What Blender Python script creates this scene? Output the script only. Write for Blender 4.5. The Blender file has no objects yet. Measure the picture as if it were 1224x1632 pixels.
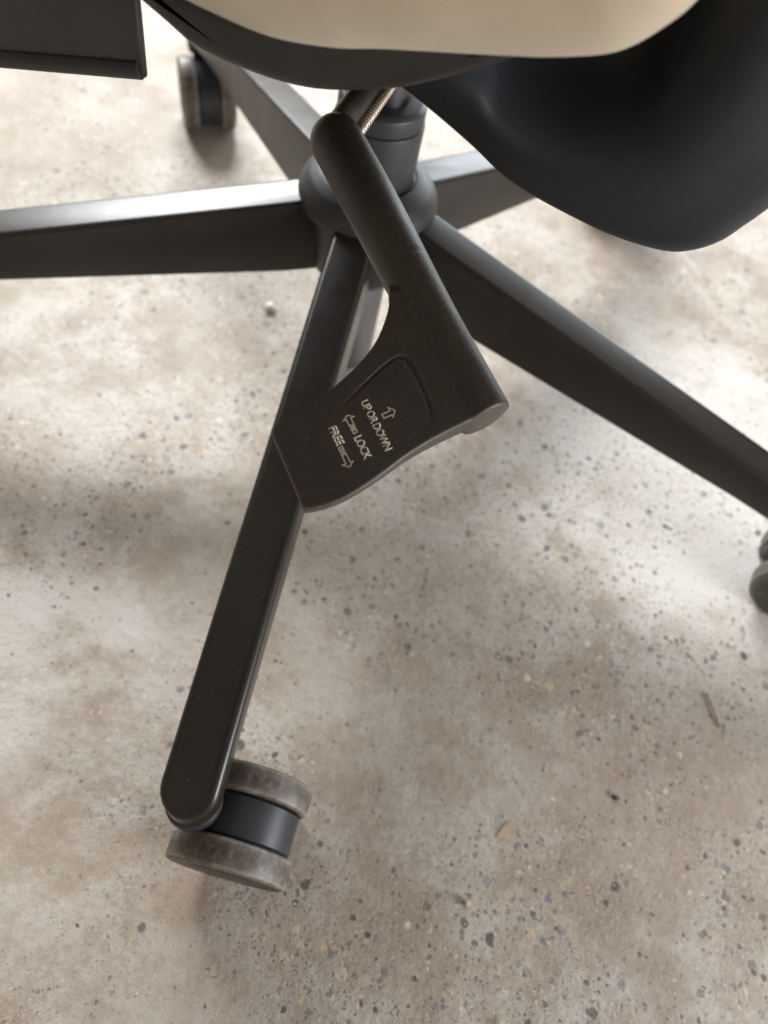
import bpy, bmesh, math, random
from mathutils import Vector, Matrix, noise

# ------------------------------------------------------------------ camera, light, exposure
scene = bpy.context.scene
COL = scene.collection

cam_data = bpy.data.cameras.new("camera")
cam = bpy.data.objects.new("camera", cam_data)
COL.objects.link(cam)
cam_data.sensor_fit = 'HORIZONTAL'
cam_data.sensor_width = 36.0
cam_data.lens = 33.26
cam_data.clip_start = 0.01
cam_data.clip_end = 60.0
PITCH, ROLL = 1.0076554, 0.2961154
fw = Vector((0, math.cos(PITCH), -math.sin(PITCH)))
rt = Vector((1, 0, 0)); up = rt.cross(fw)
cr, sr = math.cos(ROLL), math.sin(ROLL)
R_ = rt * cr + up * sr
U_ = up * cr - rt * sr
M = Matrix((R_, U_, -fw)).transposed().to_4x4()
M.translation = Vector((0.06123694, -0.35995267, 0.38882123))
cam.matrix_world = M
cam_data.dof.use_dof = True
cam_data.dof.focus_distance = 0.265
cam_data.dof.aperture_fstop = 9.3
scene.camera = cam

world = bpy.data.worlds.new("World")
scene.world = world
world.use_nodes = True
bg = world.node_tree.nodes["Background"]
bg.inputs[0].default_value = (1.0, 0.87, 0.75, 1)
bg.inputs[1].default_value = 0.25

def area(name, loc, target, sx, sy, power, color):
    d = bpy.data.lights.new(name, 'AREA'); d.shape = 'RECTANGLE'
    d.size, d.size_y, d.energy, d.color = sx, sy, power, color
    o = bpy.data.objects.new(name, d); COL.objects.link(o)
    o.location = loc
    o.rotation_euler = (Vector(target) - Vector(loc)).to_track_quat('-Z', 'Y').to_euler()
    return o
# daylight coming through a tall opening on the far side of the chair
area("window_daylight", (-1.12, 1.82, 1.54), (0, 0, 0.05), 1.6, 0.66, 128, (0.95, 0.98, 1.0))
area("doorway_daylight", (0.75, 2.50, 0.70), (0, 0, 0.05), 1.8, 1.1, 38, (0.86, 0.94, 1.0))
# a second window at the right
area("side_window_daylight", (1.15, -0.52, 0.32), (0.05, -0.1, 0.1), 0.6, 0.4, 13, (0.92, 0.96, 1.0))

vs = scene.view_settings
vs.view_transform = 'Standard'
vs.look = 'None'
vs.exposure = 0.30
vs.gamma = 1.0
vs.use_curve_mapping = False

# ------------------------------------------------------------------ materials
def new_mat(name):
    m = bpy.data.materials.new(name); m.use_nodes = True
    nt = m.node_tree
    return m, nt, nt.nodes["Principled BSDF"]

def N(nt, t, **kw):
    n = nt.nodes.new(t)
    for k, v in kw.items():
        if k.startswith('i_'):
            n.inputs[k[2:]].default_value = v
        else:
            setattr(n, k, v)
    return n

def math_node(nt, op, a, b=None, c=None, clamp=False):
    n = nt.nodes.new('ShaderNodeMath'); n.operation = op; n.use_clamp = clamp
    for i, v in enumerate((a, b, c)):
        if v is None: continue
        if isinstance(v, (int, float)): n.inputs[i].default_value = v
        else: nt.links.new(v, n.inputs[i])
    return n.outputs[0]

def mix_col(nt, fac, a, b, mode='MIX'):
    n = nt.nodes.new('ShaderNodeMix'); n.data_type = 'RGBA'; n.blend_type = mode
    for sock, v in ((n.inputs[0], fac), (n.inputs[6], a), (n.inputs[7], b)):
        if isinstance(v, (int, float)): sock.default_value = v
        elif isinstance(v, tuple): sock.default_value = (*v, 1)
        else: nt.links.new(v, sock)
    return n.outputs[2]

def ramp(nt, val, lo, hi):
    n = nt.nodes.new('ShaderNodeMapRange'); n.interpolation_type = 'SMOOTHSTEP'
    nt.links.new(val, n.inputs[0])
    n.inputs[1].default_value = lo; n.inputs[2].default_value = hi
    return n.outputs[0]

def tex_noise(nt, co, scale, detail=4, rough=0.55, dist=0.0):
    n = N(nt, 'ShaderNodeTexNoise', i_Scale=scale, i_Detail=detail, i_Roughness=rough, i_Distortion=dist)
    nt.links.new(co, n.inputs['Vector'])
    return n

def plastic(name, col, rough, bump=0.15, bscale=2500, dust=0.0, dust_col=(0.32, 0.27, 0.21), spec=0.5, smear=0.0, smear_scale=160, wear=0.0, wear_col=(0.13, 0.11, 0.09)):
    m, nt, b = new_mat(name)
    co = N(nt, 'ShaderNodeTexCoord').outputs['Object']
    c = None
    n1 = tex_noise(nt, co, 28, 5, 0.6)
    c = mix_col(nt, ramp(nt, n1.outputs[0], 0.3, 0.7), tuple(x * 0.82 for x in col), tuple(x * 1.2 for x in col))
    if smear:
        n3 = tex_noise(nt, co, smear_scale, 6, 0.75)
        c = mix_col(nt, math_node(nt, 'MULTIPLY', ramp(nt, n3.outputs[0], 0.45, 0.75), smear), c, dust_col)
    if dust:
        v = N(nt, 'ShaderNodeTexVoronoi', i_Scale=650.0)
        nt.links.new(co, v.inputs['Vector'])
        sep = N(nt, 'ShaderNodeSeparateColor'); nt.links.new(v.outputs['Color'], sep.inputs[0])
        sz = math_node(nt, 'MULTIPLY', math_node(nt, 'SUBTRACT', sep.outputs[0], 0.72, clamp=True), 0.9)
        spot = math_node(nt, 'LESS_THAN', v.outputs['Distance'], sz)
        c = mix_col(nt, math_node(nt, 'MULTIPLY', spot, dust), c, dust_col)
    if wear:
        g = N(nt, 'ShaderNodeNewGeometry')
        nw = tex_noise(nt, co, 220, 5, 0.7)
        wv = math_node(nt, 'MULTIPLY', ramp(nt, g.outputs['Pointiness'], 0.505, 0.54), math_node(nt, 'MULTIPLY_ADD', ramp(nt, nw.outputs[0], 0.3, 0.65), 0.6, 0.4))
        c = mix_col(nt, math_node(nt, 'MULTIPLY', wv, wear), c, wear_col)
    nt.links.new(c, b.inputs['Base Color'])
    n2 = tex_noise(nt, co, 60, 4, 0.6)
    rr = N(nt, 'ShaderNodeMapRange'); nt.links.new(n2.outputs[0], rr.inputs[0])
    rr.inputs[3].default_value = rough * 0.85; rr.inputs[4].default_value = min(1, rough * 1.2)
    nt.links.new(rr.outputs[0], b.inputs['Roughness'])
    b.inputs['Specular IOR Level'].default_value = spec
    if bump:
        nb = tex_noise(nt, co, bscale, 2, 0.5)
        bp = N(nt, 'ShaderNodeBump', i_Strength=bump, i_Distance=0.0002)
        nt.links.new(nb.outputs[0], bp.inputs['Height'])
        nt.links.new(bp.outputs[0], b.inputs['Normal'])
    return m

M_LEG = plastic('powder_coated_steel', (0.016, 0.0125, 0.0102), 0.33, 0.10, 1600, 0.18, spec=0.5)
M_HUB = plastic('hub_plastic', (0.024, 0.023, 0.024), 0.5, 0.2, 2200, 0.2)
M_TUBE = plastic('column_steel', (0.030, 0.030, 0.032), 0.42, 0.1, 2200, 0.1)
M_LEVER = plastic('lever_plastic', (0.031, 0.0243, 0.0182), 0.46, 0.6, 1500, 0.35, (0.16, 0.14, 0.115), smear=0.10, smear_scale=420, wear=0.9)
M_PAN = plastic('seat_pan_plastic', (0.020, 0.018, 0.0165), 0.48, 0.2, 1500)
M_SHELL = plastic('shell_plastic', (0.011, 0.0122, 0.0150), 0.52, 0.15, 1500, spec=0.35)
M_PANEL = plastic('panel_plastic', (0.022, 0.022, 0.024), 0.42, 0.2, 1500)
M_HOOD = plastic('caster_hood_plastic', (0.026, 0.027, 0.031), 0.38, 0.05, 1500, 0.15)
M_RUBBER = plastic('caster_tread_rubber', (0.062, 0.052, 0.045), 0.5, 0.5, 900, 0.35, (0.34, 0.285, 0.23), smear=0.5, smear_scale=230, wear=0.8, wear_col=(0.40, 0.34, 0.28))
M_WSIDE = plastic('caster_side_plastic', (0.035, 0.033, 0.030), 0.45, 0.3, 900, 0.5, (0.2, 0.17, 0.14), smear=0.4)
M_PRINT = plastic('white_print', (0.60, 0.53, 0.46), 0.6, 0.0, smear=0.25, dust_col=(0.25, 0.21, 0.17))
M_CRUMB = plastic('white_crumb', (0.88, 0.87, 0.84), 0.8, 0.3, 600)
M_TWIG = plastic('dry_twig', (0.20, 0.14, 0.08), 0.8, 0.3, 600)
M_FLAKE = plastic('dry_flake', (0.40, 0.32, 0.23), 0.7, 0.3, 500, smear=0.8, dust_col=(0.20, 0.13, 0.075))
M_SEED = plastic('dark_seed', (0.05, 0.035, 0.022), 0.6, 0.3, 600)

def metal(name, col, rough):
    m, nt, b = new_mat(name)
    b.inputs['Base Color'].default_value = (*col, 1)
    b.inputs['Metallic'].default_value = 1.0
    co = N(nt, 'ShaderNodeTexCoord').outputs['Object']
    n = tex_noise(nt, co, 300, 4)
    rr = N(nt, 'ShaderNodeMapRange'); nt.links.new(n.outputs[0], rr.inputs[0])
    rr.inputs[3].default_value = rough * 0.7; rr.inputs[4].default_value = rough * 1.4
    nt.links.new(rr.outputs[0], b.inputs['Roughness'])
    return m
M_COPPER = metal('threaded_rod_metal', (0.78, 0.68, 0.58), 0.3)
M_PISTON = metal('piston_metal', (0.10, 0.10, 0.11), 0.3)
M_CYL = metal('cylinder_metal', (0.22, 0.22, 0.23), 0.42)

def fabric():
    m, nt, b = new_mat('beige_fabric')
    co = N(nt, 'ShaderNodeTexCoord').outputs['Object']
    n1 = tex_noise(nt, co, 35, 5, 0.6)
    c = mix_col(nt, ramp(nt, n1.outputs[0], 0.3, 0.7), (0.44, 0.355, 0.245), (0.50, 0.41, 0.29))
    w1 = N(nt, 'ShaderNodeTexWave', i_Scale=420.0, i_Distortion=1.5, wave_type='BANDS', bands_direction='X')
    w2 = N(nt, 'ShaderNodeTexWave', i_Scale=420.0, i_Distortion=1.5, wave_type='BANDS', bands_direction='Z')
    nt.links.new(co, w1.inputs['Vector']); nt.links.new(co, w2.inputs['Vector'])
    h = math_node(nt, 'MULTIPLY', w1.outputs['Fac'], w2.outputs['Fac'])
    c = mix_col(nt, math_node(nt, 'MULTIPLY', h, 0.22), c, (0.36, 0.29, 0.21))
    nt.links.new(c, b.inputs['Base Color'])
    b.inputs['Roughness'].default_value = 0.85
    b.inputs['Sheen Weight'].default_value = 0.15
    bp = N(nt, 'ShaderNodeBump', i_Strength=0.5, i_Distance=0.0004)
    nt.links.new(h, bp.inputs['Height']); nt.links.new(bp.outputs[0], b.inputs['Normal'])
    return m
M_FABRIC = fabric()

def floor_mat():
    m, nt, b = new_mat('worn_polished_concrete')
    co = N(nt, 'ShaderNodeTexCoord').outputs['Object']
    # warp so that chips are irregular
    wn = tex_noise(nt, co, 260, 3, 0.6)
    wv = N(nt, 'ShaderNodeVectorMath', operation='MULTIPLY_ADD')
    nt.links.new(wn.outputs['Color'], wv.inputs[0])
    wv.inputs[1].default_value = (0.0042, 0.0042, 0); nt.links.new(co, wv.inputs[2])
    wco = wv.outputs[0]
    big = tex_noise(nt, co, 5.0, 6, 0.6, 0.6)
    mid = tex_noise(nt, co, 22.0, 8, 0.70, 0.2)
    fine = tex_noise(nt, co, 190.0, 6, 0.7)
    c = mix_col(nt, ramp(nt, big.outputs[0], 0.36, 0.62), (0.335, 0.272, 0.210), (0.43, 0.368, 0.303))
    # pale worn patches
    c = mix_col(nt, math_node(nt, 'MULTIPLY', ramp(nt, mid.outputs[0], 0.40, 0.60), 0.85), c, (0.50, 0.455, 0.405))
    # brown-grey cloudy stains
    st = tex_noise(nt, co, 13.0, 9, 0.70, 0.25)
    c = mix_col(nt, math_node(nt, 'MULTIPLY', ramp(nt, st.outputs[0], 0.50, 0.68), 0.62), c, (0.27, 0.205, 0.145))
    st2 = tex_noise(nt, co, 48.0, 8, 0.72, 0.2)
    c = mix_col(nt, math_node(nt, 'MULTIPLY', ramp(nt, st2.outputs[0], 0.50, 0.72), 0.42), c, (0.30, 0.245, 0.185))
    veins = tex_noise(nt, co, 30.0, 6, 0.62, 0.5)
    vm = math_node(nt, 'SUBTRACT', 1.0, ramp(nt, math_node(nt, 'ABSOLUTE', math_node(nt, 'SUBTRACT', veins.outputs[0], 0.5)), 0.0, 0.016))
    vmask = tex_noise(nt, co, 9.0, 3)
    c = mix_col(nt, math_node(nt, 'MULTIPLY', math_node(nt, 'MULTIPLY', vm, ramp(nt, vmask.outputs[0], 0.50, 0.66)), 0.45), c, (0.25, 0.18, 0.12))
    c = mix_col(nt, math_node(nt, 'MULTIPLY', ramp(nt, fine.outputs[0], 0.42, 0.72), 0.42), c, (0.27, 0.222, 0.175))
    grit = tex_noise(nt, co, 800.0, 4, 0.7)
    c = mix_col(nt, math_node(nt, 'MULTIPLY', ramp(nt, grit.outputs[0], 0.50, 0.75), 0.35), c, (0.60, 0.55, 0.48))
    # brown staining and pale patches, some painting light and shade into the colour
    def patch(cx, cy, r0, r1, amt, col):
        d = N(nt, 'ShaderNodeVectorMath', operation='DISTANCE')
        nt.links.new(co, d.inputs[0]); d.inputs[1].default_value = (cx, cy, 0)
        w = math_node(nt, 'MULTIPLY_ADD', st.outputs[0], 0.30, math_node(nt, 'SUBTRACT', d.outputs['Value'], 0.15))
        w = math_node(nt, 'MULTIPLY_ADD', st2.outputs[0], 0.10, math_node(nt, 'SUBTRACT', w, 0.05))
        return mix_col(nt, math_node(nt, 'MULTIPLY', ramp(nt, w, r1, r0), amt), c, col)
    c = patch(-0.42, 0.20, 0.16, 0.32, 0.62, (0.25, 0.19, 0.13))  # rear left: brown stain that also paints in the shade there
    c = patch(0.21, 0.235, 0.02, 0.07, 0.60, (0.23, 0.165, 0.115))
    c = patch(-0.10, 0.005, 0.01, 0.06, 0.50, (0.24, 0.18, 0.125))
    c = patch(0.28, -0.01, 0.08, 0.20, 0.72, (0.62, 0.60, 0.57))  # bright floor at the right, its light painted as pale colour
    c = patch(-0.11, -0.25, 0.02, 0.08, 0.60, (0.55, 0.53, 0.49))  # whitish patch, with the lit strip at left painted in
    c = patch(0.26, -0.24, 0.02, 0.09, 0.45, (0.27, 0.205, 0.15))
    # chips where the paste is worn through
    worn = tex_noise(nt, co, 6.5, 4, 0.55)
    wornm = ramp(nt, worn.outputs[0], 0.36, 0.56)
    spots = []
    for scale, thr, k, hue in ((150.0, 0.54, 1.0, 0), (270.0, 0.41, 0.80, 1), (520.0, 0.40, 0.75, 2), (1000.0, 0.32, 0.80, 3)):
        v = N(nt, 'ShaderNodeTexVoronoi', i_Scale=scale)
        nt.links.new(wco, v.inputs['Vector'])
        sep = N(nt, 'ShaderNodeSeparateColor'); nt.links.new(v.outputs['Color'], sep.inputs[0])
        sz = math_node(nt, 'MULTIPLY', math_node(nt, 'SUBTRACT', sep.outputs[0], thr, clamp=True), k)
        sz = math_node(nt, 'MULTIPLY', sz, math_node(nt, 'MULTIPLY_ADD', wornm, 0.6, 0.4))
        s = math_node(nt, 'SUBTRACT', sz, v.outputs['Distance'])
        s = ramp(nt, s, -0.05, 0.07)
        # colour of the chip: slate blue, dark grey, brown, ochre
        cr_ = N(nt, 'ShaderNodeValToRGB')
        e = cr_.color_ramp; e.interpolation = 'CONSTANT'
        cols = [(0.0, (0.15, 0.135, 0.125)), (0.20, (0.185, 0.185, 0.20)), (0.42, (0.10, 0.088, 0.078)), (0.60, (0.22, 0.18, 0.14)), (0.76, (0.54, 0.42, 0.28)), (0.88, (0.58, 0.52, 0.44))]
        while len(e.elements) < len(cols): e.elements.new(0.5)
        for el, (p, cc) in zip(e.elements, cols):
            el.position = p; el.color = (*cc, 1)
        nt.links.new(sep.outputs[1], cr_.inputs[0])
        amt = math_node(nt, 'MULTIPLY', s, math_node(nt, 'MULTIPLY_ADD', sep.outputs[2], 0.4, 0.58))
        c = mix_col(nt, amt, c, cr_.outputs[0])
        spots.append(s)
    # rust-coloured spot beside the front caster
    d = N(nt, 'ShaderNodeVectorMath', operation='DISTANCE'); nt.links.new(wco, d.inputs[0]); d.inputs[1].default_value = (0.028, -0.350, 0)
    sm = math_node(nt, 'MULTIPLY', ramp(nt, math_node(nt, 'ADD', d.outputs['Value'], math_node(nt, 'MULTIPLY', fine.outputs[0], 0.012)), 0.028, 0.010), 0.5)
    c = mix_col(nt, sm, c, (0.27, 0.16, 0.085))
    nt.links.new(c, b.inputs['Base Color'])
    rr = N(nt, 'ShaderNodeMapRange'); nt.links.new(mid.outputs[0], rr.inputs[0])
    rr.inputs[1].default_value = 0.3; rr.inputs[2].default_value = 0.7
    rr.inputs[3].default_value = 0.68; rr.inputs[4].default_value = 0.48
    nt.links.new(rr.outputs[0], b.inputs['Roughness'])
    b.inputs['Specular IOR Level'].default_value = 0.5
    h = math_node(nt, 'ADD', math_node(nt, 'MULTIPLY', mid.outputs[0], 1.0), math_node(nt, 'MULTIPLY', fine.outputs[0], 0.5))
    for s in spots[:2]:
        h = math_node(nt, 'SUBTRACT', h, math_node(nt, 'MULTIPLY', s, 0.06))
    bp = N(nt, 'ShaderNodeBump', i_Strength=0.55, i_Distance=0.0025)
    nt.links.new(h, bp.inputs['Height']); nt.links.new(bp.outputs[0], b.inputs['Normal'])
    return m

# ------------------------------------------------------------------ mesh helpers
def link(name, me, parent=None, mats=(), smooth=40):
    me.validate()
    for m in mats: me.materials.append(m)
    if smooth:
        for p in me.polygons: p.use_smooth = True
        me.set_sharp_from_angle(angle=math.radians(smooth))
    o = bpy.data.objects.new(name, me); COL.objects.link(o)
    if parent: o.parent = parent
    return o

def from_bm(name, bm):
    bmesh.ops.recalc_face_normals(bm, faces=bm.faces)
    me = bpy.data.meshes.new(name); bm.to_mesh(me); bm.free()
    return me

def spline(pts, n=8, closed=False):
    out = []
    L = len(pts)
    rng = range(L if closed else L - 1)
    for i in rng:
        if closed:
            p = [Vector(pts[(i + k) % L]) for k in (-1, 0, 1, 2)]
        else:
            p = [Vector(pts[min(max(i + k, 0), L - 1)]) for k in (-1, 0, 1, 2)]
        for j in range(n):
            t = j / n
            out.append(0.5 * ((2 * p[1]) + (p[2] - p[0]) * t + (2 * p[0] - 5 * p[1] + 4 * p[2] - p[3]) * t * t + (3 * p[1] - p[0] - 3 * p[2] + p[3]) * t ** 3))
    if not closed: out.append(Vector(pts[-1]))
    return out

def inset_loop(pts, d):
    """offset a closed 2D loop inwards by d (loop given counter-clockwise)"""
    n = len(pts); out = []
    for i in range(n):
        a, b, c = pts[i - 1], pts[i], pts[(i + 1) % n]
        t1 = (b - a); t2 = (c - b)
        if t1.length < 1e-9: t1 = t2
        if t2.length < 1e-9: t2 = t1
        t1 = t1.normalized(); t2 = t2.normalized()
        n1 = Vector((-t1.y, t1.x)); n2 = Vector((-t2.y, t2.x))
        nn = (n1 + n2)
        if nn.length < 1e-6: nn = n1
        nn.normalize()
        out.append(b + nn * (d / max(0.5, nn.dot(n1))))
    return out

def ccw(pts):
    a = sum(pts[i - 1].x * pts[i].y - pts[i].x * pts[i - 1].y for i in range(len(pts)))
    return pts if a > 0 else pts[::-1]

def rings_mesh(name, rings, cap0=True, cap1=True):
    bm = bmesh.new()
    vr = [[bm.verts.new(p) for p in r] for r in rings]
    n = len(vr[0])
    for a, b in zip(vr[:-1], vr[1:]):
        for i in range(n):
            j = (i + 1) % n
            bm.faces.new((a[i], a[j], b[j], b[i]))
    if cap0: bm.faces.new(vr[0][::-1])
    if cap1: bm.faces.new(vr[-1])
    return from_bm(name, bm)

def slab_xz(name, outline, y0, y1, r, seg=8, rback=None):
    """rounded plate: outline in the x-z plane, front face at y0, back at y1, rounded front rim r"""
    pts = ccw([Vector(p) for p in outline])
    rings = []
    for k in range(seg + 1):
        a = math.pi / 2 * k / seg
        lp = inset_loop(pts, r * (1 - math.sin(a)))
        rings.append([Vector((p.x, y0 + r * (1 - math.cos(a)), p.y)) for p in lp])
    rb = rback if rback is not None else min(r, 0.003)
    for k in range(5):
        a = math.pi / 2 * k / 4
        lp = inset_loop(pts, rb * (1 - math.cos(a)))
        rings.append([Vector((p.x, y1 - rb * (1 - math.sin(a)), p.y)) for p in lp])
    return rings_mesh(name, rings)

def lathe(name, prof, seg=64, axis='Z'):
    bm = bmesh.new()
    rows = []
    for (r, z) in prof:
        row = []
        for i in range(seg):
            a = 2 * math.pi * i / seg
            p = (r * math.cos(a), r * math.sin(a), z)
            if axis == 'Y': p = (r * math.cos(a), z, r * math.sin(a))
            row.append(bm.verts.new(p))
        rows.append(row)
    for a, b in zip(rows[:-1], rows[1:]):
        for i in range(seg):
            j = (i + 1) % seg
            bm.faces.new((a[i], a[j], b[j], b[i]))
    bm.faces.new(rows[0][::-1]); bm.faces.new(rows[-1])
    return from_bm(name, bm)

def fillet_prof(prof, r=0.001, n=3):
    """round the corners of a lathe profile"""
    out = [prof[0]]
    for i in range(1, len(prof) - 1):
        a, b, c = (Vector(prof[i + k]) for k in (-1, 0, 1))
        d1 = (a - b); d2 = (c - b)
        rr = min(r, d1.length * 0.45, d2.length * 0.45)
        p0 = b + d1.normalized() * rr; p1 = b + d2.normalized() * rr
        for k in range(n + 1):
            t = k / n
            q = p0 * (1 - t) ** 2 + b * 2 * t * (1 - t) + p1 * t * t
            out.append((q.x, q.y))
    out.append(prof[-1])
    return out

def tube_between(name, p0, p1, r, seg=24, rings=2, rfun=None):
    p0, p1 = Vector(p0), Vector(p1)
    ax = (p1 - p0); L = ax.length; ax.normalize()
    u = ax.orthogonal().normalized(); v = ax.cross(u)
    rs = []
    for k in range(rings):
        t = k / (rings - 1)
        rr = rfun(t) if rfun else r
        rs.append([p0 + ax * (L * t) + (u * math.cos(2 * math.pi * i / seg) + v * math.sin(2 * math.pi * i / seg)) * rr for i in range(seg)])
    return rings_mesh(name, rs)

# ------------------------------------------------------------------ setting
bm = bmesh.new()
bmesh.ops.create_grid(bm, x_segments=4, y_segments=4, size=4.0)
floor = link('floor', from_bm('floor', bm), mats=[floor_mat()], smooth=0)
floor['kind'] = 'structure'

# ------------------------------------------------------------------ the chair
chair = bpy.data.objects.new('office_chair', None); COL.objects.link(chair)
chair['label'] = 'black office chair on a five legged caster base with beige seat cushion'
chair['category'] = 'chair'

TH0 = math.radians(-86.4462)
RAD = 0.32
ZH, SL = 0.1455, 0.189

# ---- base legs: tapered steel tube, rounded end
def leg_mesh():
    w = 0.0119; xc = 0.3175
    plan = [Vector((0.022, -w))]
    for i in range(1, 12): plan.append(Vector((0.022 + (xc - 0.022) * i / 12, -w)))
    for k in range(17):
        a = -math.pi / 2 + math.pi * k / 16
        plan.append(Vector((xc + math.cos(a) * w, math.sin(a) * w)))
    for i in range(11, -1, -1): plan.append(Vector((0.022 + (xc - 0.022) * i / 12, w)))
    plan = ccw(plan)
    def ztop(x):
        return ZH - SL * x - max(0, (x - 0.312)) ** 2 * 9.0
    def hh(x): return 0.047 + (0.0235 - 0.047) * min(1, max(0, (x - 0.04) / 0.24))
    rb = 0.0032
    rings = []
    for k in range(5):
        a = math.pi / 2 * k / 4
        ins = 0.0018 * (1 - math.sin(a)); dz = 0.0018 * (1 - math.cos(a))
        rings.append([Vector((p.x, p.y, ztop(q.x) - hh(q.x) + dz)) for p, q in zip(inset_loop(plan, ins), plan)])
    for k in range(7):
        a = math.pi / 2 * k / 6
        ins = rb * (1 - math.cos(a)); dz = rb * (1 - math.sin(a))
        rings.append([Vector((p.x, p.y, ztop(q.x) - dz)) for p, q in zip(inset_loop(plan, ins), plan)])
    return rings_mesh('leg', rings)
leg_me = leg_mesh()
for i in range(5):
    if i == 0:
        o = link('leg', leg_me, chair, [M_LEG], smooth=50)
    else:
        o = bpy.data.objects.new('leg', leg_me); COL.objects.link(o); o.parent = chair
    o.rotation_euler[2] = TH0 + i * 2 * math.pi / 5

# ---- hub
hub = link('base_hub', lathe('base_hub', fillet_prof([(0.0005, 0.092), (0.0285, 0.092), (0.0310, 0.096), (0.0345, 0.1335), (0.0005, 0.1335)], 0.002)), chair, [M_LEG])
link('hub_collar', lathe('hub_collar', fillet_prof([(0.0005, 0.1340), (0.0398, 0.1340), (0.0402, 0.1385), (0.0385, 0.1440), (0.0345, 0.1490), (0.0290, 0.1525), (0.0255, 0.1535), (0.0250, 0.1520), (0.0005, 0.1520)], 0.0015)), hub, [M_HUB])
col = link('gas_column', lathe('gas_column', fillet_prof([(0.0005, 0.150), (0.0232, 0.150), (0.0236, 0.1840), (0.0230, 0.1845), (0.0005, 0.1845)], 0.0004), 72), chair, [M_TUBE])
link('column_cap', lathe('column_cap', fillet_prof([(0.0005, 0.1846), (0.0229, 0.1846), (0.0228, 0.1930), (0.0205, 0.1950), (0.0150, 0.1955), (0.0005, 0.1955)], 0.0007), 72), col, [M_TUBE])
link('piston', lathe('piston', [(0.0005, 0.1955), (0.0138, 0.1955), (0.0138, 0.245), (0.0005, 0.245)], 40), col, [M_PISTON])
link('lower_cylinder', lathe('lower_cylinder', fillet_prof([(0.0005, 0.012), (0.0185, 0.012), (0.0195, 0.0915), (0.0005, 0.0915)], 0.001), 48), col, [M_CYL])

# ---- casters
def wheel_mesh():
    prof = [(0.0005, -0.0066), (0.0150, -0.0066), (0.0165, -0.0058), (0.0235, -0.0060), (0.0262, -0.0064), (0.0278, -0.0052),
            (0.0280, 0.0), (0.0278, 0.0052), (0.0264, 0.0064), (0.0235, 0.0062), (0.0005, 0.0062)]
    prof = fillet_prof(prof, 0.0009, 3)
    me = lathe('wheel', prof, 72, 'Y')
    me.materials.append(M_WSIDE); me.materials.append(M_RUBBER)
    for p in me.polygons:
        c = p.center
        p.material_index = 1 if math.hypot(c.x, c.z) > 0.0245 else 0
        p.use_smooth = True
    me.set_sharp_from_angle(angle=math.radians(45))
    return me

def hood_mesh():
    # half-round fender between the two wheels, open below
    bm = bmesh.new()
    prof = []
    n = 44
    a0, a1 = math.radians(-52), math.radians(232)
    ro, ri = 0.0252, 0.0222
    hw = 0.0092
    secs = []
    for i in range(n + 1):
        a = a0 + (a1 - a0) * i / n
        sec = []
        for (r, y) in ((ri, -hw), (ro - 0.0012, -hw), (ro, -hw + 0.0012), (ro, hw - 0.0012), (ro - 0.0012, hw), (ri, hw)):
            sec.append(bm.verts.new((r * math.cos(a), y, r * math.sin(a))))
        secs.append(sec)
    for s, t in zip(secs[:-1], secs[1:]):
        for k in range(6):
            j = (k + 1) % 6
            bm.faces.new((s[k], s[j], t[j], t[k]))
    bm.faces.new(secs[0]); bm.faces.new(secs[-1][::-1])
    me = from_bm('caster', bm)
    return me
wheel_me = wheel_mesh()
hood_me = hood_mesh()
hood_me.materials.append(M_HOOD)
for p in hood_me.polygons: p.use_smooth = True
hood_me.set_sharp_from_angle(angle=math.radians(40))
TRAIL = 0.0205
stem_me = lathe('stem', fillet_prof([(0.0005, 0.0), (0.0085, 0.0), (0.0085, 0.0235), (0.0118, 0.0250), (0.0122, 0.0285), (0.0118, 0.0345), (0.0005, 0.0345)], 0.001), 36)
stem_me.materials.append(M_HUB)
for p in stem_me.polygons: p.use_smooth = True
stem_me.set_sharp_from_angle(angle=math.radians(40))
axle_me = lathe('axle', [(0.0005, -0.0150), (0.0040, -0.0150), (0.0040, 0.0150), (0.0005, 0.0150)], 24, 'Y')
axle_me.materials.append(M_PISTON)
# trailing direction of every caster (degrees in the floor plane)
HEAD = [0.5, -14, 80, -61, 150]
for i in range(5):
    a = TH0 + i * 2 * math.pi / 5
    tip = Vector((math.cos(a), math.sin(a), 0)) * 0.3185
    hd = math.radians(HEAD[i])
    c = bpy.data.objects.new('caster', hood_me); COL.objects.link(c); c.parent = chair
    c.location = tip + Vector((math.cos(hd), math.sin(hd), 0)) * TRAIL + Vector((0, 0, 0.0281))
    c.rotation_euler[2] = hd
    for s in (-1, 1):
        w = bpy.data.objects.new('wheel', wheel_me); COL.objects.link(w); w.parent = c
        w.location = (0, s * 0.0158, 0)
        w.rotation_euler = (0, random.Random(i * 7 + s).uniform(0, 6), 0 if s < 0 else math.pi)
    st = bpy.data.objects.new('stem', stem_me); COL.objects.link(st); st.parent = c
    st.location = (-TRAIL, 0, 0.0)
    ax = bpy.data.objects.new('axle', axle_me); COL.objects.link(ax); ax.parent = c

# ---- seat
cush = [(-0.0600, 0.3050), (-0.0386, 0.2835), (-0.0285, 0.2813), (-0.0093, 0.2793), (0.0096, 0.2814), (0.0254, 0.2853), (0.0555, 0.2920), (0.0704, 0.2957), (0.0851, 0.3011), (0.0941, 0.3094), (0.1001, 0.3196), (0.1040, 0.3400)]
out = spline([(-0.230, 0.350), (-0.150, 0.330), (-0.095, 0.306)] + [(-0.0630, 0.2905)] + cush[1:], 6)
out += spline([(0.1040, 0.352), (0.098, 0.372), (0.080, 0.384), (-0.02, 0.390), (-0.20, 0.392), (-0.250, 0.386), (-0.262, 0.372), (-0.250, 0.358)], 6)
link('seat_cushion', slab_xz('seat_cushion', [tuple(p) for p in out], -0.168, 0.205, 0.030, 14, 0.03), chair, [M_FABRIC], smooth=60)

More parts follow.
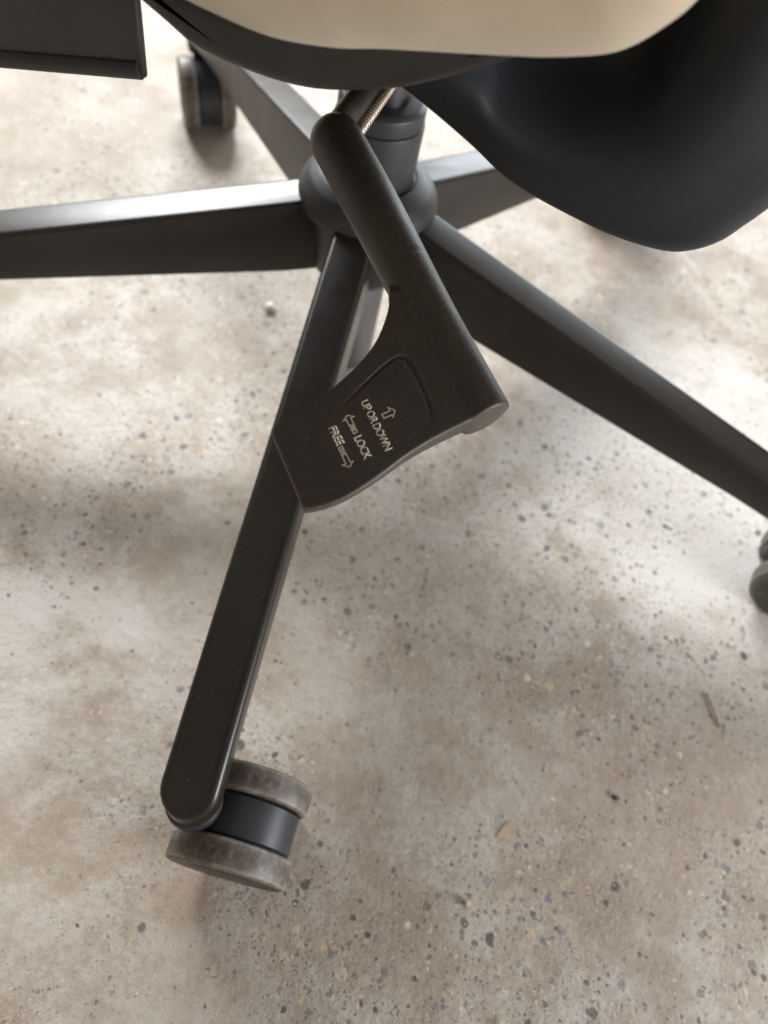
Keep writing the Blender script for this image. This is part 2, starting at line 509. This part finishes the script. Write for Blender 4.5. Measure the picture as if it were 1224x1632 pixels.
pan = [(-0.120, 0.300), (-0.085, 0.284), (-0.0535, 0.2679), (-0.0408, 0.2615), (-0.0236, 0.2589), (-0.0072, 0.2587), (0.0067, 0.2611), (0.0231, 0.2663), (0.0342, 0.2712), (0.0506, 0.2802), (0.0653, 0.2899), (0.074, 0.297)]
pout = spline(pan, 6) + spline([(0.074, 0.301), (0.055, 0.2965), (0.030, 0.2920), (0.010, 0.2860), (-0.010, 0.2800), (-0.030, 0.2775), (-0.045, 0.2785), (-0.060, 0.2825), (-0.088, 0.2955), (-0.120, 0.3095)], 6)
link('seat_pan', slab_xz('seat_pan', [tuple(p) for p in pout], -0.1335, 0.17, 0.006, 8), chair, [M_PAN], smooth=60)

# dark board between the pan and the cushion, set back from both
bpts = spline([(-0.115, 0.3050), (-0.085, 0.2880), (-0.056, 0.2740), (-0.040, 0.2690), (-0.020, 0.2670), (0.0, 0.2690), (0.030, 0.2770), (0.055, 0.2870)], 5) + spline([(0.062, 0.3050), (0.0, 0.2990), (-0.060, 0.3060), (-0.112, 0.3200)], 5)
link('seat_board', slab_xz('seat_board', [tuple(p) for p in bpts], -0.120, 0.16, 0.002, 3), chair, [M_SHELL], smooth=50)

# tilt mechanism box under the seat
bm = bmesh.new()
bmesh.ops.create_cube(bm, size=1.0, matrix=Matrix.Translation((0.0, 0.0, 0.249)) @ Matrix.Diagonal((0.10, 0.14, 0.022, 1)))
bmesh.ops.bevel(bm, geom=bm.edges[:], offset=0.004, segments=3, affect='EDGES')
link('tilt_mechanism', from_bm('tilt_mechanism', bm), chair, [M_PAN])

# ---- curved support shell at the right of the seat
def shell_mesh():
    outer = spline([(0.0000, 0.2665), (0.0149, 0.2625), (0.0219, 0.2604), (0.0325, 0.2562), (0.0552, 0.2461), (0.0726, 0.2377), (0.1017, 0.2308), (0.1185, 0.2281), (0.1341, 0.2277), (0.1432, 0.2301), (0.1519, 0.2368), (0.1564, 0.2454), (0.1600, 0.2532), (0.1640, 0.2650), (0.168, 0.300), (0.169, 0.360)], 5)
    inner = spline([(0.020, 0.2830), (0.0400, 0.2790), (0.0511, 0.2738), (0.0582, 0.2679), (0.0703, 0.2641), (0.0855, 0.2644), (0.0985, 0.2694), (0.1056, 0.2766), (0.1088, 0.2863), (0.1110, 0.2933), (0.1129, 0.3097), (0.1135, 0.360)], 5)
    def resample(p, n):
        L = [0]
        for a, b in zip(p[:-1], p[1:]): L.append(L[-1] + (b - a).length)
        res = []
        for k in range(n):
            t = L[-1] * k / (n - 1)
            j = 0
            while j < len(L) - 2 and L[j + 1] < t: j += 1
            f = (t - L[j]) / max(1e-9, L[j + 1] - L[j])
            res.append(p[j].lerp(p[j + 1], min(1, f)))
        return res
    n = 80
    O = resample(outer, n); I = resample(inner, n)
    rows = []
    # cross-section stations: (blend outer->inner, y)
    sta = [(0.10, -0.090), (0.02, -0.094)]
    for k in range(1, 9):
        a = math.pi / 2 * k / 8
        sta.append((0.10 * (1 - math.sin(a)) * 0.2 + (0.30 * (1 - math.cos(a))), -0.100 - 0.022 * math.sin(a)))
    sta += [(0.5, -0.1245), (0.7, -0.1265), (0.85, -0.1265), (0.95, -0.1245), (1.05, -0.121), (1.15, -0.116), (1.26, -0.110), (1.38, -0.105), (1.50, -0.102)]
    bm = bmesh.new()
    for f, y in sta:
        row = []
        for a, b in zip(O, I):
            p = a.lerp(b, f) if f <= 1 else b + (b - a).normalized() * ((f - 1) * 0.035)
            row.append(bm.verts.new((p.x, y, p.y)))
        rows.append(row)
    for a, b in zip(rows[:-1], rows[1:]):
        for i in range(n - 1):
            bm.faces.new((a[i], a[i + 1], b[i + 1], b[i]))
    # closed back of the recess, then the back face down to the outer rim
    cen = Vector((0.080, -0.100, 0.305))
    cv = bm.verts.new(cen)
    last = rows[-1]
    for i in range(n - 1): bm.faces.new((last[i], last[i + 1], cv))
    bm.faces.new((last[-1], last[0], cv))
    bcv = bm.verts.new((0.10, -0.060, 0.31))
    first = rows[0]
    for i in range(n - 1): bm.faces.new((first[i + 1], first[i], bcv))
    bm.faces.new((first[0], first[-1], bcv))
    return from_bm('support_shell', bm)
sh = link('support_shell', shell_mesh(), chair, [M_SHELL], smooth=70)

# ---- flat panel hanging at the left, with its bar
pl = [(-0.0753, 0.2550), (-0.0757, 0.2420), (-0.0762, 0.2279), (-0.1080, 0.2208), (-0.1395, 0.2141), (-0.1830, 0.2058), (-0.183, 0.240), (-0.178, 0.272), (-0.120, 0.272), (-0.0760, 0.266)]
link('hanging_panel', slab_xz('hanging_panel', pl, -0.1015, -0.0965, 0.0020, 6, 0.0020), chair, [M_PANEL], smooth=50)
link('panel_lip', tube_between('panel_lip', (-0.0775, -0.1005, 0.2310), (-0.1830, -0.1005, 0.2092), 0.0036, 20), chair, [M_PANEL])
link('panel_bar', tube_between('panel_bar', (-0.085, -0.094, 0.2565), (-0.030, -0.094, 0.2665), 0.0042, 20), chair, [M_PAN])

# ---- height and tilt lever
E0 = Vector((0.00242936, -0.10709194, 0.2350673))
E1 = Vector((0.66460614, -0.72633639, -0.17531152))
E2 = Vector((-0.74454251, -0.62401352, -0.23719943))
EN = Vector((-0.06288982, -0.28817107, 0.95551154))
def LV(a, b, h):     # lever coordinates in millimetres
    return E0 + (E1 * a + E2 * b + EN * h) * 0.001

def interp(tab, x):
    if x <= tab[0][0]: return tab[0][1]
    for (x0, y0), (x1, y1) in zip(tab[:-1], tab[1:]):
        if x <= x1:
            t = (x - x0) / (x1 - x0)
            return y0 + (y1 - y0) * t
    return tab[-1][1]
EDGE = [(p.x, p.y) for p in spline([(58, 8.5), (66, 10.0), (74, 13.4), (80, 18.0), (85.6, 23.8), (89.6, 30.0), (92.7, 36.6), (95.6, 44.5), (97.8, 52.5), (99.2, 61.0), (100.0, 66.8)], 6)]
EDGE += [(100.5, 68.3), (101.3, 69.2), (102.6, 69.6), (131.0, 70.6), (140, 70.8)]
AEND = [(p.x, p.y) for p in spline([(-9, 124.4), (-5, 125.0), (5.5, 125.6), (20, 126.3), (32, 127.8), (44, 130.6), (55, 132.4), (63, 132.4), (70, 131.0), (74, 130.0)], 6)]
GROOVE = spline([(125.0, 59.0), (119.3, 61.2), (111.9, 60.6), (108.0, 58.6), (106.0, 54.5), (102.2, 42.1), (97.0, 29.2), (94.9, 22.0), (95.3, 19.0), (97.6, 17.6), (104.6, 17.4), (112.5, 18.0), (118.3, 19.1), (120.6, 20.8), (124.0, 30.8), (126.2, 45.0), (126.4, 54.0)], 5, closed=True)
def groove_d(a, b):
    if a < 93 or b < 15.5 or b > 63: return 9.0
    p = Vector((a, b)); best = 9.0
    for q, r in zip(GROOVE, GROOVE[1:] + GROOVE[:1]):
        d = r - q; t = max(0, min(1, (p - q).dot(d) / d.length_squared))
        best = min(best, (p - (q + d * t)).length)
    return best
def sstep(a, b, x):
    t = max(0, min(1, (x - a) / (b - a))); return t * t * (3 - 2 * t)
def tube_par(a):
    r = 10.2 - 0.9 * sstep(20, 95, a)
    bc = 0.1 + 0.95 * sstep(20, 95, a)
    hc = -6.6 - 0.9 * sstep(20, 95, a)
    return r, bc, hc
def lever_mesh():
    r0 = 10.2
    # rows along the lever: rounded elbow, then the body
    avals = [-r0 * math.cos(math.pi / 2 * k / 10) for k in range(1, 10)]
    a = 0.0
    while a < 61.5: avals.append(a); a += 2.0
    nA = 150
    body = [74 + (1.0) * k / nA for k in range(nA + 1)]      # fraction stored after 74
    NB = 220
    top, bot = [], []
    def column(a, frac=None):
        r, bc, hc = tube_par(a if frac is None else 62 + frac * 64)
        sc = 1.0
        if a < 0: sc = math.sqrt(max(0.0, 1 - (a / r0) ** 2))
        tr, br = [], []
        for j in range(NB + 1):
            t = j / NB
            # a share of the columns follow the round tube, the rest the flat wing
            aa = a
            edge = interp(EDGE, aa) if frac is None else None
            if frac is not None:
                # iterate because the end line depends on b
                bguess = bc + r
                for _ in range(4):
                    a_here = 62 + frac * (interp(AEND, bguess) - 62)
                    ed = max(interp(EDGE, a_here), bc + r)
                    if t < 0.4:
                        ph = math.pi * (1 - t / 0.4 * 0.5)
                        bguess = bc + r * math.cos(ph)
                    else:
                        q = (t - 0.4) / 0.6
                        # cluster columns toward the edge for the rounding
                        q = 1 - (1 - q) ** 1.25
                        bguess = bc + (ed - bc) * q
                aa = a_here; b = bguess; edge = ed
            else:
                edge = bc + r
                ph = math.pi * (1 - t)
                b = bc + r * sc * math.cos(ph)
            # heights
            rr = r * sc
            under = max(0.0, rr * rr - (b - bc) ** 2)
            ht = hc + math.sqrt(under); hb = hc - math.sqrt(under)
            if frac is not None:
                grow = sstep(60, 72, aa)
                wing_t = hc * (1 - grow)
                wing_b = hc * (1 - grow) + grow * (-9.5 + 5.0 * sstep(bc + 4, 55, b))
                e = edge - b
                rad = 0.05 + 1.25 * sstep(0.0, 6.0, edge - (bc + r))
                if e < rad:
                    dr = rad - math.sqrt(max(0, rad * rad - (rad - e) ** 2))
                    wing_t -= dr; wing_b += dr * 0.8
                if b > bc:
                    if edge > bc + r + 0.02:
                        k = 1.6
                        # smooth maximum of tube top and wing top
                        x, y = ht, wing_t
                        if (b - bc) > r: x = hc - 3 * ((b - bc) - r)
                        hmx = max(x, y); dlt = abs(x - y)
                        ht = hmx + (max(0, k - dlt) ** 2) / (4 * k)
                        x, y = hb, wing_b
                        if (b - bc) > r: x = hc + 3 * ((b - bc) - r)
                        hmn = min(x, y); dlt = abs(x - y)
                        hb = hmn - (max(0, k - dlt) ** 2) / (4 * k)
                        gd = groove_d(aa, b)
                        ht -= 0.60 * (1 - sstep(0.05, 0.85, gd)) * max(0.12, (1 - sstep(34, 48, b)) * (1 - sstep(116, 121, aa)))
                # round the outer end
                ea = (1 - frac) * (interp(AEND, b) - 62)
                rad = 1.1
                if ea < rad:
                    dr = rad - math.sqrt(max(0, rad * rad - (rad - ea) ** 2))
                    ht -= dr; hb += dr
            if hb > ht: hb = ht = 0.5 * (hb + ht)
            tr.append(LV(aa, b, ht)); br.append(LV(aa, b, hb))
        top.append(tr); bot.append(br)
    for a in avals: column(a)
    fr = [k / 190 for k in range(0, 187)] + [0.985, 0.988, 0.991, 0.994, 0.9965, 0.9985, 1.0]
    for f in fr: column(62, f)
    bm = bmesh.new()
    T = [[bm.verts.new(p) for p in r] for r in top]
    B = [[bm.verts.new(p) for p in r] for r in bot]
    nr, nc = len(T), len(T[0])
    for i in range(nr - 1):
        for j in range(nc - 1):
            bm.faces.new((T[i][j], T[i + 1][j], T[i + 1][j + 1], T[i][j + 1]))
            bm.faces.new((B[i][j], B[i][j + 1], B[i + 1][j + 1], B[i + 1][j]))
        bm.faces.new((T[i][0], B[i][0], B[i + 1][0], T[i + 1][0]))
        bm.faces.new((T[i][-1], T[i + 1][-1], B[i + 1][-1], B[i][-1]))
    for j in range(nc - 1):
        bm.faces.new((T[0][j], T[0][j + 1], B[0][j + 1], B[0][j]))
        bm.faces.new((T[-1][j], B[-1][j], B[-1][j + 1], T[-1][j + 1]))
    bmesh.ops.remove_doubles(bm, verts=bm.verts, dist=1e-6)
    return from_bm('lever', bm)
lever = link('lever', lever_mesh(), chair, [M_LEVER], smooth=35)
lever['label'] = 'dark plastic height and tilt lever with printed arrows and words'

# sleeve and threaded rod from the lever up to the mechanism
s0 = LV(-1, 1.0, -4.0); s1 = Vector((0.0075, -0.0620, 0.2360))
link('lever_sleeve', tube_between('lever_sleeve', s0, s1, 0.0056, 28), lever, [M_LEVER])
off = R_ * 0.0062 - U_ * 0.0030
def rod_r(t):
    return 0.0018 + 0.00045 * math.sin(t * 2 * math.pi * 24)
link('threaded_rod', tube_between('threaded_rod', s0 + off * 1.05 + (s1 - s0) * 0.06, s1 + off, 0.0018, 16, 280, rod_r), lever, [M_COPPER], smooth=80)

# ---- printing on the lever
HP = 0.06
def flat_mesh(name, polys):
    """polys: list of 2D polygons (a, b) in lever millimetres -> thin raised print"""
    bm = bmesh.new()
    for poly in polys:
        vt = [bm.verts.new(LV(a, b, HP)) for a, b in poly]
        bm.faces.new(vt)
    bmesh.ops.recalc_face_normals(bm, faces=bm.faces)
    g = bmesh.ops.extrude_face_region(bm, geom=bm.faces[:])
    bmesh.ops.translate(bm, verts=[v for v in g['geom'] if isinstance(v, bmesh.types.BMVert)], vec=-EN * 0.00008)
    return from_bm(name, bm)

def stroke(points, w, closed):
    """stroke a polyline with mitred quads"""
    pts = [Vector(p) for p in points]; n = len(pts); L, Rr = [], []
    for i in range(n):
        if closed: a, b, c = pts[i - 1], pts[i], pts[(i + 1) % n]
        else: a, b, c = pts[max(0, i - 1)], pts[i], pts[min(n - 1, i + 1)]
        d1 = (b - a) if (b - a).length > 1e-9 else (c - b)
        d2 = (c - b) if (c - b).length > 1e-9 else d1
        d1 = d1.normalized(); d2 = d2.normalized()
        n1 = Vector((-d1.y, d1.x)); n2 = Vector((-d2.y, d2.x)); m = (n1 + n2)
        if m.length < 1e-6: m = n1
        m.normalize(); k = (w / 2) / max(0.45, m.dot(n1))
        L.append(b + m * k); Rr.append(b - m * k)
    polys = []
    for i in range(n if closed else n - 1):
        j = (i + 1) % n
        polys.append([tuple(L[i]), tuple(L[j]), tuple(Rr[j]), tuple(Rr[i])])
    return polys

def lettering(word, a0, a1, base, cap):
    cu = bpy.data.curves.new('lettering', 'FONT')
    cu.body = word; cu.size = 1.0; cu.space_character = 0.93; cu.space_word = 0.72; cu.offset = 0.02
    cu.resolution_u = 4
    tmp = bpy.data.objects.new('tmp_text', cu); COL.objects.link(tmp)
    dg = bpy.context.evaluated_depsgraph_get(); dg.update()
    me = bpy.data.meshes.new_from_object(tmp.evaluated_get(dg))
    bpy.data.objects.remove(tmp); bpy.data.curves.remove(cu)
    xs = [v.co.x for v in me.vertices]
    x0, x1 = min(xs), max(xs)
    capy = 0.685
    for v in me.vertices:
        a = a0 + (v.co.x - x0) / (x1 - x0) * (a1 - a0)
        b = base - v.co.y / capy * cap
        v.co = LV(a, b, HP)
    bm = bmesh.new(); bm.from_mesh(me); bpy.data.meshes.remove(me)
    g = bmesh.ops.extrude_face_region(bm, geom=bm.faces[:])
    bmesh.ops.translate(bm, verts=[v for v in g['geom'] if isinstance(v, bmesh.types.BMVert)], vec=-EN * 0.00008)
    o = link('lettering', from_bm('lettering', bm), lever, [M_PRINT], smooth=0)
    o['label'] = 'white printed words ' + word
    return o
lettering('UP OR DOWN', 104.5, 123.7, 38.65, 2.65)
lettering('LOCK', 115.0, 123.6, 45.95, 2.65)
lettering('FREE', 108.5, 115.4, 52.0, 2.65)

W = 0.36
upa = stroke([(111.45, 34.05), (111.45, 31.15), (110.15, 31.15), (112.0, 29.5), (113.9, 31.1), (113.05, 31.1), (113.05, 34.05)], W, True)
link('printed_arrow', flat_mesh('printed_arrow', upa), lever, [M_PRINT], smooth=0)
lka = stroke([(110.8, 45.45), (108.25, 45.45), (108.25, 46.5), (106.95, 44.55), (108.3, 42.6), (108.25, 43.85), (110.8, 43.85)], W, True)
lka += [[(111.25, 43.75), (111.75, 43.75), (111.75, 45.55), (111.25, 45.55)], [(111.95, 43.75), (112.4, 43.75), (112.4, 45.55), (111.95, 45.55)]]
lka += stroke([(112.75, 43.9), (113.7, 43.9), (113.7, 45.4), (112.75, 45.4)], 0.3, True)
link('printed_arrow', flat_mesh('printed_arrow', lka), lever, [M_PRINT], smooth=0)
fra = stroke([(119.0, 51.95), (122.2, 51.95), (122.1, 53.25), (123.65, 51.25), (122.3, 49.5), (122.2, 50.45), (119.0, 50.45)], W, True)
fra += [[(117.35, 50.35), (117.8, 50.35), (117.8, 52.1), (117.35, 52.1)], [(118.1, 50.35), (118.5, 50.35), (118.5, 52.1), (118.1, 52.1)]]
fra += stroke([(116.2, 50.5), (117.0, 50.5), (117.0, 51.95), (116.2, 51.95)], 0.3, True)
link('printed_arrow', flat_mesh('printed_arrow', fra), lever, [M_PRINT], smooth=0)

# ------------------------------------------------------------------ small litter on the floor
def lump(name, loc, r, mat, squash, seed, label, cat, rot=0):
    bm = bmesh.new()
    bmesh.ops.create_icosphere(bm, subdivisions=3, radius=1.0)
    rnd = Vector((seed * 3.1, seed * 1.7, 0.3))
    for v in bm.verts:
        k = 1 + 0.35 * noise.noise(v.co * 1.4 + rnd) + 0.15 * noise.noise(v.co * 4 + rnd)
        v.co = Vector((v.co.x * squash[0], v.co.y * squash[1], v.co.z * squash[2])) * k * r
    zmin = min(v.co.z for v in bm.verts)
    for v in bm.verts: v.co.z -= zmin
    o = link(name, from_bm(name, bm), None, [mat], smooth=60)
    o.location = loc; o.rotation_euler[2] = rot
    o['label'] = label; o['category'] = cat
    return o
lump('crumb', (-0.066, 0.029, 0), 0.0034, M_CRUMB, (1, 1.1, 0.8), 1, 'small bright white crumb on the floor below the base', 'crumb')
lump('seed', (0.2279, -0.248, 0), 0.0016, M_SEED, (1.3, 0.9, 0.6), 2, 'dark brown seed lying on the open floor at right', 'seed')
lump('husk', (0.1560, -0.3190, 0), 0.0018, M_FLAKE, (1.1, 1, 0.8), 5, 'tiny tan round husk near the bottom of the picture', 'husk')

tw = bmesh.new()
pts = spline([(0.2796, -0.1714, 0.0007), (0.2818, -0.1770, 0.0010), (0.2850, -0.1840, 0.0010), (0.2874, -0.1905, 0.0006)], 5)
rings = []
for i, p in enumerate(pts):
    rr = 0.0005 * (0.6 + 0.4 * math.sin(i * 1.3) * 0.5 + 0.3)
    rings.append([p + Vector((math.cos(k * math.pi / 3) * rr, 0, math.sin(k * math.pi / 3) * rr)) for k in range(6)])
tw.free()
o = link('twig', rings_mesh('twig', rings), None, [M_TWIG], smooth=70)
o['label'] = 'thin brown twig lying on the floor near the right edge'; o['category'] = 'twig'

fl = bmesh.new()
cx, cy = 0.1723, -0.2824
ol = [(-0.0065, -0.0030), (-0.0040, 0.0020), (-0.0015, 0.0058), (0.0012, 0.0062), (0.0035, 0.0025), (0.0062, -0.0022), (0.0020, -0.0034)]
base = [fl.verts.new((cx + x, cy + y, 0.0002)) for x, y in ol]
topv = [fl.verts.new((cx + x * 0.96, cy + y * 0.96, 0.0004 + 0.0003 * (i % 2))) for i, (x, y) in enumerate(ol)]
cvt = fl.verts.new((cx, cy + 0.001, 0.0006))
for i in range(len(ol)):
    j = (i + 1) % len(ol)
    fl.faces.new((base[i], base[j], topv[j], topv[i])); fl.faces.new((topv[i], topv[j], cvt))
fl.faces.new(base[::-1])
o = link('dried_leaf_flake', from_bm('dried_leaf_flake', fl), None, [M_FLAKE], smooth=25)
o['label'] = 'pale brown triangular dried leaf flake on the floor'; o['category'] = 'leaf'
